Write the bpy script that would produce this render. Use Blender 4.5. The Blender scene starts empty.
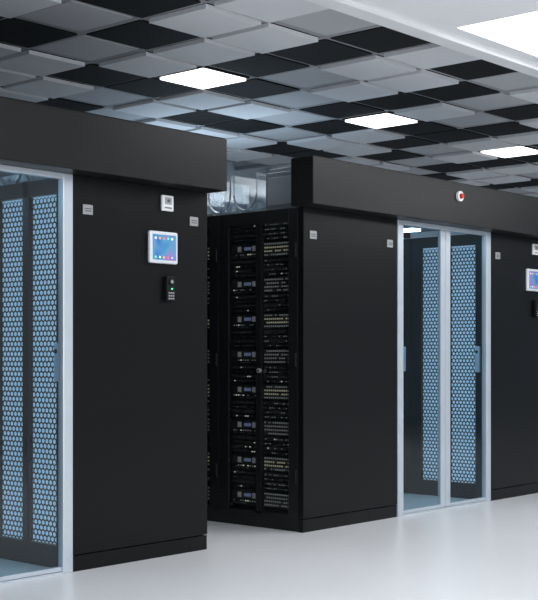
import bpy, bmesh, math, random
from mathutils import Vector
random.seed(7)
scn=bpy.context.scene
scn.view_settings.view_transform='Standard'
scn.view_settings.look='None'

# ---------------- materials ----------------
def mat(name,col,rough=.5,metal=0,emis=None,estr=0,noise=0.0,nscale=20,spec=.5,bump=0):
    m=bpy.data.materials.new(name); m.use_nodes=True
    nt=m.node_tree; b=nt.nodes['Principled BSDF']
    b.inputs['Base Color'].default_value=(*col,1)
    b.inputs['Roughness'].default_value=rough
    b.inputs['Metallic'].default_value=metal
    b.inputs['Specular IOR Level'].default_value=spec
    if emis:
        b.inputs['Emission Color'].default_value=(*emis,1); b.inputs['Emission Strength'].default_value=estr
    if noise>0 or bump>0:
        tc=nt.nodes.new('ShaderNodeTexCoord'); n=nt.nodes.new('ShaderNodeTexNoise')
        n.inputs['Scale'].default_value=nscale; n.inputs['Detail'].default_value=3
        nt.links.new(tc.outputs['Object'],n.inputs['Vector'])
        if noise>0:
            r=nt.nodes.new('ShaderNodeValToRGB')
            r.color_ramp.elements[0].color=(*[c*(1-noise) for c in col],1)
            r.color_ramp.elements[1].color=(*[min(1,c*(1+noise)) for c in col],1)
            nt.links.new(n.outputs['Fac'],r.inputs['Fac']); nt.links.new(r.outputs['Color'],b.inputs['Base Color'])
        if bump>0:
            bp=nt.nodes.new('ShaderNodeBump'); bp.inputs['Strength'].default_value=bump; bp.inputs['Distance'].default_value=.002
            nt.links.new(n.outputs['Fac'],bp.inputs['Height']); nt.links.new(bp.outputs['Normal'],b.inputs['Normal'])
    return m
def glass(name,tint,refl=.08,rough=.02):
    m=bpy.data.materials.new(name); m.use_nodes=True; nt=m.node_tree
    for n in list(nt.nodes): nt.nodes.remove(n)
    o=nt.nodes.new('ShaderNodeOutputMaterial'); t=nt.nodes.new('ShaderNodeBsdfTransparent'); g=nt.nodes.new('ShaderNodeBsdfGlossy')
    t.inputs['Color'].default_value=(*tint,1); g.inputs['Roughness'].default_value=rough
    mx=nt.nodes.new('ShaderNodeMixShader'); mx.inputs[0].default_value=refl
    nt.links.new(t.outputs[0],mx.inputs[1]); nt.links.new(g.outputs[0],mx.inputs[2]); nt.links.new(mx.outputs[0],o.inputs[0])
    return m
M={}
M['black']=mat('black_powder_coat',(.0045,.0047,.0052),.30,noise=.15,nscale=60,spec=.18)
M['black2']=mat('black_header_coat',(.008,.0083,.009),.34,noise=.1,nscale=40,spec=.24)
M['dark']=mat('dark_interior',(.004,.005,.006),.6,noise=.1,spec=.2)
M['frame']=mat('rack_frame',(.008,.009,.010),.35,noise=.1,spec=.3)
M['mesh']=mat('perforated_steel',(.006,.009,.013),.5,noise=.1,spec=.25)
M['back']=mat('rack_backing_glow',(.45,.58,.68),.6,emis=(.48,.68,.86),estr=.48,noise=.2,nscale=3)  # backing plate glows by itself, standing in for cold light inside the racks
M['silver']=mat('brushed_aluminium',(.58,.64,.70),.35,.5,noise=.06,nscale=8)
M['handle']=mat('handle_satin',(.50,.60,.72),.35,.1,noise=.06,nscale=8)
M['label']=mat('nameplate_grey',(.32,.33,.34),.4,.2,noise=.1)
M['labelink']=mat('nameplate_ink',(.08,.08,.09),.5,noise=.1)
M['white']=mat('white_plastic',(.75,.77,.78),.4,noise=.04)
M['floor']=mat('polished_white_floor',(.64,.655,.675),.30,noise=.02,nscale=1.5,spec=.45)
M['wall']=mat('wall_paint',(.50,.60,.68),.7,noise=.04,nscale=2)
M['soffit']=mat('soffit_white',(.88,.885,.90),.7,noise=.02,nscale=2)
M['soffit2']=mat('soffit_trim_white',(.80,.805,.82),.6,noise=.02,nscale=2)
M['slab']=mat('ceiling_void_black',(.006,.006,.007),.9,noise=.2,spec=.1)
M['cl']=mat('ceiling_panel_light',(.70,.715,.74),.6,noise=.05,nscale=3)
M['cm']=mat('ceiling_panel_mid',(.46,.47,.49),.6,noise=.05,nscale=3)
M['cb']=mat('ceiling_bar',(.30,.31,.33),.6,noise=.05,nscale=3)
M['ck']=mat('ceiling_panel_black',(.008,.0085,.0095),.7,noise=.1,spec=.15)
M['lamp']=mat('led_panel',(1,1,1),.5,emis=(1,1,1),estr=2.2,noise=.01)
M['lampblue']=mat('led_strip_cold',(1,1,1),.5,emis=(.62,.84,1),estr=6,noise=.01)
M['red']=mat('alarm_red',(.5,.012,.015),.35,noise=.05)
M['green']=mat('led_green',(.05,.6,.2),.3,emis=(.1,1,.4),estr=1.0,noise=.05)
M['cyan']=mat('led_cyan',(.1,.4,.6),.3,emis=(.25,.6,1),estr=.6,noise=.05)
M['ledw']=mat('led_white',(.7,.7,.65),.3,emis=(.92,.90,.78),estr=.35,noise=.05)
M['eq']=mat('server_face',(.016,.018,.020),.4,.2,noise=.2,nscale=50)
M['eqs']=mat('server_face_steel',(.035,.036,.037),.4,.3,noise=.2,nscale=50)
M['eqg']=mat('server_grey_glow',(.22,.225,.22),.35,.2,emis=(.5,.52,.50),estr=.12,noise=.2,nscale=50)  # faint glow added to unlit details so they show in the dark rack
M['eqy']=mat('server_warm_glow',(.36,.34,.25),.35,.2,emis=(.62,.58,.42),estr=.26,noise=.2,nscale=50)  # warm details, also given a glow in place of light inside the rack
M['disp']=mat('server_display',(.05,.07,.14),.3,emis=(.22,.26,.44),estr=.30,noise=.1)
M['glass']=glass('clear_cold_glass',(.84,.94,.99),.04)
M['glassd']=glass('smoked_glass',(.86,.88,.88),.015)
M['trough']=glass('clear_polycarbonate',(.80,.86,.90),.16,.15)
M['tray']=mat('cable_tray_grey',(.30,.34,.38),.5,noise=.06)
M['duct']=mat('duct_panel_bluegrey',(.19,.23,.27),.5,noise=.06)
M['pframe']=mat('screen_bezel',(.72,.76,.80),.3,.2,noise=.03)
def screenmat():
    m=bpy.data.materials.new('tablet_wallpaper'); m.use_nodes=True; nt=m.node_tree; b=nt.nodes['Principled BSDF']
    tc=nt.nodes.new('ShaderNodeTexCoord'); n=nt.nodes.new('ShaderNodeTexNoise'); n.inputs['Scale'].default_value=9; n.inputs['Detail'].default_value=1
    r=nt.nodes.new('ShaderNodeValToRGB'); e=r.color_ramp.elements
    e[0].position=.3; e[0].color=(.03,.12,.34,1); e[1].position=.68; e[1].color=(.20,.12,.36,1)
    x=e.new(.5); x.color=(.06,.22,.36,1)
    nt.links.new(tc.outputs['Object'],n.inputs['Vector']); nt.links.new(n.outputs['Fac'],r.inputs['Fac'])
    nt.links.new(r.outputs['Color'],b.inputs['Base Color']); nt.links.new(r.outputs['Color'],b.inputs['Emission Color'])
    b.inputs['Emission Strength'].default_value=.55; b.inputs['Roughness'].default_value=.3
    return m
M['screen']=screenmat()
for k,c in dict(i1=(.9,.9,.9),i2=(.9,.45,.1),i3=(.8,.15,.3),i4=(.2,.8,.5)).items():
    M[k]=mat('app_icon_'+k,c,.3,emis=c,estr=.3,noise=.02)

# ---------------- mesh builder ----------------
class MB:
    def __init__(s): s.bm=bmesh.new(); s.mats=[]
    def mi(s,k):
        if k not in s.mats: s.mats.append(k)
        return s.mats.index(k)
    def box(s,x0,x1,y0,y1,z0,z1,k,bev=0):
        i=s.mi(k); v=[s.bm.verts.new(p) for p in [(x0,y0,z0),(x1,y0,z0),(x1,y1,z0),(x0,y1,z0),(x0,y0,z1),(x1,y0,z1),(x1,y1,z1),(x0,y1,z1)]]
        fs=[s.bm.faces.new([v[a] for a in q]) for q in [(0,3,2,1),(4,5,6,7),(0,1,5,4),(1,2,6,5),(2,3,7,6),(3,0,4,7)]]
        for f in fs: f.material_index=i
        if bev:
            es=list({e for f in fs for e in f.edges})
            r=bmesh.ops.bevel(s.bm,geom=es,offset=bev,segments=2,affect='EDGES',profile=.5)
            for f in r['faces']: f.material_index=i
    def poly(s,pts,k):
        f=s.bm.faces.new([s.bm.verts.new(p) for p in pts]); f.material_index=s.mi(k)
    def cyl(s,c,r,h,axis,k,seg=24,r2=None):
        r2=r if r2 is None else r2; i=s.mi(k); A=[];B=[]
        for n in range(seg):
            a=2*math.pi*n/seg; ca,sa=math.cos(a),math.sin(a)
            def P(rr,t):
                if axis=='y': return (c[0]+rr*ca,c[1]+t,c[2]+rr*sa)
                if axis=='x': return (c[0]+t,c[1]+rr*ca,c[2]+rr*sa)
                return (c[0]+rr*ca,c[1]+rr*sa,c[2]+t)
            A.append(s.bm.verts.new(P(r,0))); B.append(s.bm.verts.new(P(r2,h)))
        fs=[s.bm.faces.new([A[n],A[(n+1)%seg],B[(n+1)%seg],B[n]]) for n in range(seg)]
        fs+= [s.bm.faces.new(A[::-1]),s.bm.faces.new(B)]
        for f in fs: f.material_index=i
    def obj(s,name,parent=None,recalc=True):
        if recalc: bmesh.ops.recalc_face_normals(s.bm,faces=s.bm.faces)
        me=bpy.data.meshes.new(name); s.bm.to_mesh(me); s.bm.free()
        for k in s.mats: me.materials.append(M[k])
        o=bpy.data.objects.new(name,me); scn.collection.objects.link(o)
        if parent: o.parent=parent
        return o
def empty(name,loc=(0,0,0)):
    e=bpy.data.objects.new(name,None); e.empty_display_size=.1; scn.collection.objects.link(e); return e

YF=5.725; ZR=2.36; YB=9.775
# ---------------- room ----------------
RX0,RX1,RY0,RY1=-4,20,-4,10.3
ZC=3.5
b=MB(); b.box(RX0,RX1,RY0,RY1,-.1,0,'floor'); b.obj('floor')
b=MB(); b.box(RX0,RX1,RY1,RY1+.1,0,3.9,'wall'); b.obj('wall_back')
b=MB(); b.box(RX1,RX1+.1,RY0,RY1,0,3.9,'wall'); b.obj('wall_right')
b=MB(); b.box(RX0-.1,RX0,RY0,RY1,0,3.9,'wall'); b.obj('wall_left')
b=MB(); b.box(RX0,RX1,4.66,RY1,3.8,3.9,'slab'); b.obj('ceiling')
b=MB()
SY=4.66; ZS=3.42
lx0,lx1,ly0,ly1=6.85,9.9,3.35,4.42
b.box(RX0,lx0,RY0,SY,ZS,3.9,'soffit'); b.box(lx1,RX1,RY0,SY,ZS,3.9,'soffit')
b.box(lx0,lx1,RY0,ly0,ZS,3.9,'soffit'); b.box(lx0,lx1,ly1,SY,ZS,3.9,'soffit')
b.obj('ceiling_soffit')
b=MB(); b.box(RX0,RX1,SY-.10,SY+.03,ZS-.03,ZS+.10,'soffit2'); b.obj('trim_1')
b=MB(); b.box(lx0,lx1,ly0,ly1,ZS+.01,ZS+.08,'lamp'); b.box(lx0,lx1,ly0,ly1,ZS+.08,3.9,'white'); b.obj('recessed_ceiling_light')

# suspended checker ceiling
P=.605; CX,CY=7.12,7.0
g=MB(); 
def cellkind(i,j):
    if j==0 and i%4==0 and i>=0: return 'L'
    if j==0 and i%4 in(1,): return 'K'
    if (i+2*j)%5==1: return 'K'
    if (i-3*j)%6==3: return 'K'
    if (i+3*j)%4==2: return 'M'
    return 'C'
s=.265
for i in range(-12,22):
    for j in range(-3,6):
        x=CX+i*P; y=CY+j*P
        if y+s>RY1-.02 or y-s<SY+.04: continue
        k=cellkind(i,j)
        if k=='L':
            lm=MB(); lm.box(x-s+.02,x+s-.02,y-s+.02,y+s-.02,ZC,ZC+.02,'lamp'); lm.box(x-s,x+s,y-s,y+s,ZC+.02,3.8,'ck'); lm.obj('ceiling_panel_light')
        elif k=='C':
            g.box(x-s,x+s,y-s,y+s,ZC,ZC+.03,'cl')
        elif k=='M':
            g.box(x-s,x+s,y-s,y+s,ZC+.03,ZC+.06,'cm')
        else:
            g.box(x-s-.02,x+s+.02,y-s-.01,y+s+.01,ZC+.022,ZC+.06,'ck')
        if k!='L': g.box(x-.01,x+.01,y-.01,y+.01,ZC+.05,3.8,'ck')
for i in range(-13,22):
    x=CX+(i+.5)*P; g.box(x-.03,x+.03,SY+.03,RY1,ZC+.03,ZC+.07,'cb')
for j in range(-5,6):
    y=CY+(j+.5)*P
    if SY+.1<y<RY1-.05: g.box(RX0,RX1,y-.03,y+.03,ZC+.035,ZC+.075,'cb')
g.obj('ceiling_grid')

# ---------------- end panels ----------------
def end_panel(X0,X1):
    b=MB()
    b.box(X0+.004,X1-.004,YF,YF+.045,.10,ZR,'black',.004)
    b.box(X0+.004,X1-.004,YF+.006,YF+.045,.0,.092,'black')
    o=b.obj('row_end_panel'); return o
def nameplate(x,z):
    b=MB(); b.box(x-.038,x+.038,YF-.008,YF,z-.03,z+.03,'label',.003)
    for q in range(2): b.box(x-.026,x+.026,YF-.0095,YF-.008,z-.012+q*.014,z-.006+q*.014,'labelink')
    b.obj('nameplate')
rows=[(2.19,3.31),(4.724,5.868),(6.852,8.02),(9.42,10.54)]
for r in rows:
    end_panel(*r); nameplate(r[0]+.11,2.16); nameplate(min(r[1]-.11,r[0]+1.009) if r[0]<6 else r[1]-.11,2.16)

# ---------------- headers ----------------
for (a,c) in ((2.11,5.885),(6.77,10.62)):
    b=MB(); b.box(a,c,5.565,5.772,ZR,2.70,'black2',.005)
    b.box(a+.01,c-.01,5.57,5.765,2.70,2.704,'black')
    b.obj('containment_header_beam')

def hexleaf(b,x,y0,y1,z0,z1,pitch=.036,hole=.72,k='mesh'):
    R=pitch/math.sqrt(3); mi=b.mi(k); row=0; z=z0
    dz=1.5*R
    while z<z1:
        y=y0+(pitch/2 if row%2 else 0)
        while y<y1+.001:
            O=[];I=[]
            for n in range(6):
                a=math.pi/6+n*math.pi/3
                yy,zz=math.cos(a),math.sin(a)
                O.append(b.bm.verts.new((x,min(max(y+R*yy,y0),y1),min(max(z+R*zz,z0),z1))))
                I.append(b.bm.verts.new((x+.002,min(max(y+R*hole*yy,y0),y1),min(max(z+R*hole*zz,z0),z1))))
            for n in range(6):
                try:
                    f=b.bm.faces.new([O[n],O[(n+1)%6],I[(n+1)%6],I[n]]); f.material_index=mi
                except: pass
            y+=pitch
        z+=dz; row+=1

def rack(X0,X1,y0,inner=None,outer=None,equip=False):
    y1=y0+.8; root=empty('server_rack'); root.location=(0,0,0)
    b=MB()
    t=.04
    b.box(X0+.03,X1-.03,y0+.001,y0+t,.06,ZR,'frame'); b.box(X0+.03,X1-.03,y1-t,y1-.001,.06,ZR,'frame')
    b.box(X0+.03,X1-.03,y0+.001,y1-.001,ZR-.05,ZR,'frame'); b.box(X0+.01,X1-.01,y0+.001,y1-.001,0,.09,'frame')
    if inner!='-x' and not (outer=='-x'): b.box(X0,X0+.03,y0+.003,y1-.003,.09,ZR,'black',.004)
    b.box(X1-.03,X1,y0+.003,y1-.003,.09,ZR,'black',.004)
    b.obj('cabinet_shell',root)
    if inner=='-x':
        b=MB(); x=X0
        b.box(x,x+.03,y0+.003,y0+.11,.09,ZR-.005,'frame'); b.box(x,x+.03,y1-.11,y1-.003,.09,ZR-.005,'frame')
        b.box(x,x+.03,y0+.38,y0+.44,.09,ZR,'frame')
        b.box(x,x+.03,y0+.11,y1-.11,ZR-.10,ZR-.005,'frame'); b.box(x,x+.03,y0+.11,y1-.11,.09,.14,'frame')
        hexleaf(b,x+.012,y0+.11,y0+.38,.14,ZR-.10); hexleaf(b,x+.012,y0+.44,y1-.11,.14,ZR-.10)
        b.obj('perforated_doors',root,False)
        b=MB(); b.box(x+.035,x+.045,y0+.11,y0+.38,.14,ZR-.10,'back'); b.box(x+.035,x+.045,y0+.44,y1-.11,.14,ZR-.10,'back'); b.obj('glowing_backing_panel',root)
        b=MB(); b.box(x-.03,x-.0,y0+.055,y0+.10,1.13,1.36,'handle',.006); b.cyl((x-.034,y0+.078,1.31),.014,.01,'x','frame'); b.obj('door_handle',root)
    if outer=='-x':
        b=MB(); x=X0
        b.box(x,x+.03,y0+.003,y0+.095,.09,ZR-.002,'frame',.003); b.box(x,x+.03,y1-.105,y1-.003,.09,ZR-.002,'frame',.003)
        b.box(x,x+.03,y0+.36,y0+.385,.1,ZR-.1,'frame'); b.box(x,x+.03,y0+.389,y0+.415,.1,ZR-.1,'frame')
        b.box(x,x+.03,y0+.095,y1-.105,ZR-.10,ZR-.002,'frame',.003); b.box(x,x+.03,y0+.095,y1-.105,.09,.12,'frame')
        b.cyl((x-.02,y0+.372,1.17),.017,.02,'x','label'); b.cyl((x-.024,y0+.372,1.17),.007,.004,'x','dark')
        for zz in (.35,1.2,2.0): b.cyl((x-.006,y0+.02,zz),.008,.10,'z','frame',8)
        b.obj('double_door_frame',root)
        b=MB(); b.box(x+.012,x+.016,y0+.095,y0+.36,.12,ZR-.1,'glassd'); b.box(x+.012,x+.016,y0+.415,y1-.105,.12,ZR-.1,'glassd'); b.obj('door_glass',root)
        if equip:
            b=MB(); ex=x+.045
            b.box(ex+.05,ex+.5,y0+.06,y1-.06,.1,ZR-.06,'dark')
            z=.15; n=0
            while z<ZR-.26:
                h=.120
                b.box(ex,ex+.08,y0+.085,y1-.085,z,z+h,'eq',.003)
                b.box(ex-.002,ex,y0+.092,y0+.375,z+.006,z+h-.008,'eqs'); b.box(ex-.002,ex,y0+.44,y1-.10,z+.045,z+h-.014,'eqs')
                for c in range(13):
                    for r in range(4):
                        yy=y0+.10+c*.021; zz=z+.014+r*.027
                        if random.random()<.9: b.box(ex-.005,ex-.002,yy,yy+.012,zz,zz+.011,(('eqy' if n%2 else 'eqg') if r in(1,2) else 'eqg'))
                b.box(ex-.005,ex-.002,y0+.50,y0+.57,z+.064,z+.088,'disp')
                b.box(ex-.006,ex-.002,y0+.455,y0+.485,z+.055,z+.095,'eqg'); b.box(ex-.006,ex-.002,y0+.60,y0+.635,z+.055,z+.095,'eqg')
                for c in range(11):
                    if random.random()<.8: b.box(ex-.004,ex,y0+.43+c*.024,y0+.442+c*.024,z+.028,z+.036,random.choice(['eqg','eqg','ledw','eqg','label']))
                for c in range(11):
                    if random.random()<.6: b.box(ex-.004,ex,y0+.43+c*.024,y0+.444+c*.024,z+.010,z+.018,'labelink')
                z+=h+.008
                for u in range(4):
                    b.box(ex,ex+.08,y0+.085,y1-.085,z,z+.030,'eqs' if u%2 else 'eq',.002)
                    for c in range(26):
                        if random.random()<.6:
                            yy=y0+.10+c*.0225; b.box(ex-.004,ex,yy,yy+.011,z+.009,z+.017,'eqg' if (random.random()<.5 and c<13) else ('ledw' if random.random()<.08 else 'labelink'))
                    z+=.034
                z+=.002; n+=1
            b.obj('rack_equipment',root)
    return root
for ri,(a,c) in enumerate(rows):
    for q in range(5):
        y0=YF+.05+q*.8
        inner='-x' if ri in (1,3) else None
        outer='-x' if ri==2 else None
        if q>2: inner=None if ri in(1,3) else inner
        rack(a+.004,c-.004,y0,inner,outer,equip=(ri==2))

# ---------------- sliding glass doors ----------------
def gdoor(X0,X1):
    root=empty('sliding_glass_door'); mid=(X0+X1)/2; y=YF-.005
    b=MB(); w=.075
    b.box(X0,X0+w,y,y+.05,0,ZR,'silver',.006); b.box(X1-w,X1,y,y+.05,0,ZR,'silver',.006)
    b.box(X0+w,X1-w,y,y+.05,ZR-.035,ZR,'silver',.004); b.box(X0+w,X1-w,y,y+.05,0,.012,'silver')
    b.obj('door_frame',root)
    b=MB()
    b.box(mid-.072,mid-.003,y+.012,y+.045,.015,ZR-.035,'silver',.005); b.box(mid+.003,mid+.072,y+.012,y+.045,.015,ZR-.035,'silver',.005)
    b.box(X0+w,mid-.072,y+.015,y+.045,.015,.04,'silver'); b.box(mid+.072,X1-w,y+.015,y+.045,.015,.04,'silver')
    b.obj('door_stiles',root)
    b=MB(); b.box(X0+w,mid-.072,y+.025,y+.033,.04,ZR-.035,'glass'); b.box(mid+.072,X1-w,y+.025,y+.033,.04,ZR-.035,'glass')
    b.obj('glass_leaves',root)
gdoor(3.314,4.722); gdoor(8.022,9.418)

for (a,c) in ((3.31,4.724),(8.02,9.42)):
    b=MB()
    for q in range(5): b.box(a,c,YF+.055+q*.8,YF+.095+q*.8,ZR,ZR+.05,'frame')
    b.box(a,c,YF+.055,YB,ZR+.05,ZR+.06,'duct')
    b.box(a,c,YB,YB+.04,0,ZR+.06,'black2')
    b.obj('aisle_containment_roof')
    b=MB(); m=(a+c)/2
    b.box(m-.06,m+.06,YF+.3,YB-.3,ZR-.02,ZR,'lampblue'); b.box(m-.07,m+.07,YF+.29,YB-.29,ZR,ZR+.05,'white')
    b.obj('aisle_led_light')

# ---------------- devices ----------------
def touchscreen(x0):
    x1=x0+.246; z0,z1=1.868,2.072
    root=empty('touchscreen_display')
    b=MB(); b.box(x0,x1,YF-.03,YF,z0,z1,'pframe',.012); b.obj('bezel',root)
    b=MB(); b.box(x0+.022,x1-.022,YF-.032,YF-.03,z0+.022,z1-.022,'screen')
    cols=['i1','i2','i3','i4']
    for c in range(5):
        for r in range(2):
            xx=x0+.038+c*.036; zz=z1-.052 if r==0 else z0+.032
            b.box(xx,xx+.014,YF-.0335,YF-.032,zz,zz+.014,cols[(c+r*3)%4])
    b.obj('screen',root)
def sign(x,z):
    b=MB(); b.box(x-.050,x+.050,YF-.02,YF,z-.05,z+.05,'white',.006)
    b.box(x-.028,x+.028,YF-.023,YF-.02,z-.008,z+.036,'label'); b.cyl((x,YF-.023,z+.014),.010,-.004,'y','labelink',16)
    b.box(x-.03,x+.03,YF-.022,YF-.02,z-.034,z-.026,'labelink'); b.obj('door_release_button')
def reader(x):
    b=MB(); b.box(x-.037,x+.037,YF-.035,YF,1.63,1.79,'dark',.008)
    b.cyl((x,YF-.035,1.755),.02,-.006,'y','frame'); b.cyl((x,YF-.041,1.755),.011,-.003,'y','label')
    b.box(x-.002,x+.012,YF-.038,YF-.035,1.705,1.714,'green')
    for r in range(3):
        for c in range(3): b.box(x-.024+c*.018,x-.012+c*.018,YF-.037,YF-.035,1.642+r*.018,1.652+r*.018,'label')
    b.obj('access_card_reader')
for X0 in (4.724,9.42):
    touchscreen(X0+.596); sign(X0+.762,2.256); reader(X0+.775)
for x in (8.66,3.95):
    b=MB(); b.cyl((x,5.570,2.59),.042,-.025,'y','white'); b.cyl((x,5.545,2.59),.023,-.022,'y','red',24,.017); b.obj('alarm_beacon')

# ---------------- overhead services on rack rows ----------------
def trough(X0,X1,ya,yb,n):
    b=MB(); w=(yb-ya)/n
    for q in range(n):
        y0=ya+q*w+.02; R=(w-.04)/2; cy=y0+R; zc=ZR+.04+R
        pts=[(cy-R,zc+.16),(cy-R,zc)]+[(cy-R*math.cos(t*math.pi/10),zc-R*math.sin(t*math.pi/10)) for t in range(1,10)]+[(cy+R,zc),(cy+R,zc+.16)]
        for u in range(len(pts)-1):
            p,r=pts[u],pts[u+1]
            b.poly([(X0,p[0],p[1]),(X0,r[0],r[1]),(X1,r[0],r[1]),(X1,p[0],p[1])],'trough')
            for xe in (X0,X1-.02):
                b.poly([(xe,p[0],p[1]),(xe,r[0],r[1]),(xe+.02,r[0],r[1]+.006),(xe+.02,p[0],p[1]+.006)],'tray')
        b.box(X0+.1,X0+.13,cy-R,cy+R,ZR,ZR+.05,'tray'); b.box(X1-.13,X1-.1,cy-R,cy+R,ZR,ZR+.05,'tray')
    b.obj('cable_trough',recalc=False)
trough(7.0,7.5,6.30,9.6,12)
trough(5.0,5.5,6.30,9.6,12)
for x in (7.0,5.0):
    b=MB(); b.box(x,x+.5,5.83,6.22,ZR,ZR+.30,'duct',.006); b.box(x+.02,x+.48,5.85,6.20,ZR+.30,ZR+.33,'duct',.004)
    b.box(x-.012,x,5.86,6.19,ZR+.05,ZR+.26,'tray',.003)
    b.obj('cable_entry_box')

# ---------------- lights ----------------
def area(name,loc,sx,sy,e,col=(1,1,1),rot=(0,0,0)):
    l=bpy.data.lights.new(name,'AREA'); l.shape='RECTANGLE'; l.size=sx; l.size_y=sy; l.energy=e; l.color=col
    o=bpy.data.objects.new(name,l); o.location=loc; o.rotation_euler=rot; scn.collection.objects.link(o); return o
WC=(.98,.985,1)
area('soffit_area_light',((lx0+lx1)/2,(ly0+ly1)/2,ZS+.005),lx1-lx0-.1,ly1-ly0-.1,55,WC)
for x in (0,4.5,13): area('soffit_fill_light',(x,2.2,ZS-.02),2.4,1.6,102,WC)  # added fill under the soffit, no lamp panel; lights floor and cabinet faces
area('soffit_fill_light',(1,-1.5,ZS-.02),3,2,120,WC)  # same added fill, unseen behind the camera
for i in (0,4,8,12):
    area('grid_lamp_light',(CX+i*P,CY,ZC-.01),.45,.45,26,WC)
area('blue_ceiling_fill',(8.7,8.4,2.55),1.0,1.8,16,(.65,.83,1),(math.pi,0,0))  # added blue light above the aisle roof, no fixture; tints the far ceiling
area('ceiling_fill_light',(3,-2.5,1.2),5,1.5,170,WC,(math.pi-.5,0,0))  # unseen fill added behind the camera, aimed up to brighten the ceiling
w=bpy.data.worlds.new('world'); w.use_nodes=True; scn.world=w
w.node_tree.nodes['Background'].inputs[0].default_value=(.93,.96,1,1); w.node_tree.nodes['Background'].inputs[1].default_value=.5

# ---------------- camera ----------------
cd=bpy.data.cameras.new('camera'); cam=bpy.data.objects.new('camera',cd); scn.collection.objects.link(cam)
cam.location=(0,0,1.3)
ang=math.radians(41.46)
cam.rotation_euler=(math.pi/2,0,ang-math.pi/2)
cd.sensor_width=36; cd.sensor_fit='AUTO'; cd.lens=1236/600*36; cd.shift_y=53/600
cd.clip_start=.05; cd.clip_end=100
scn.camera=cam
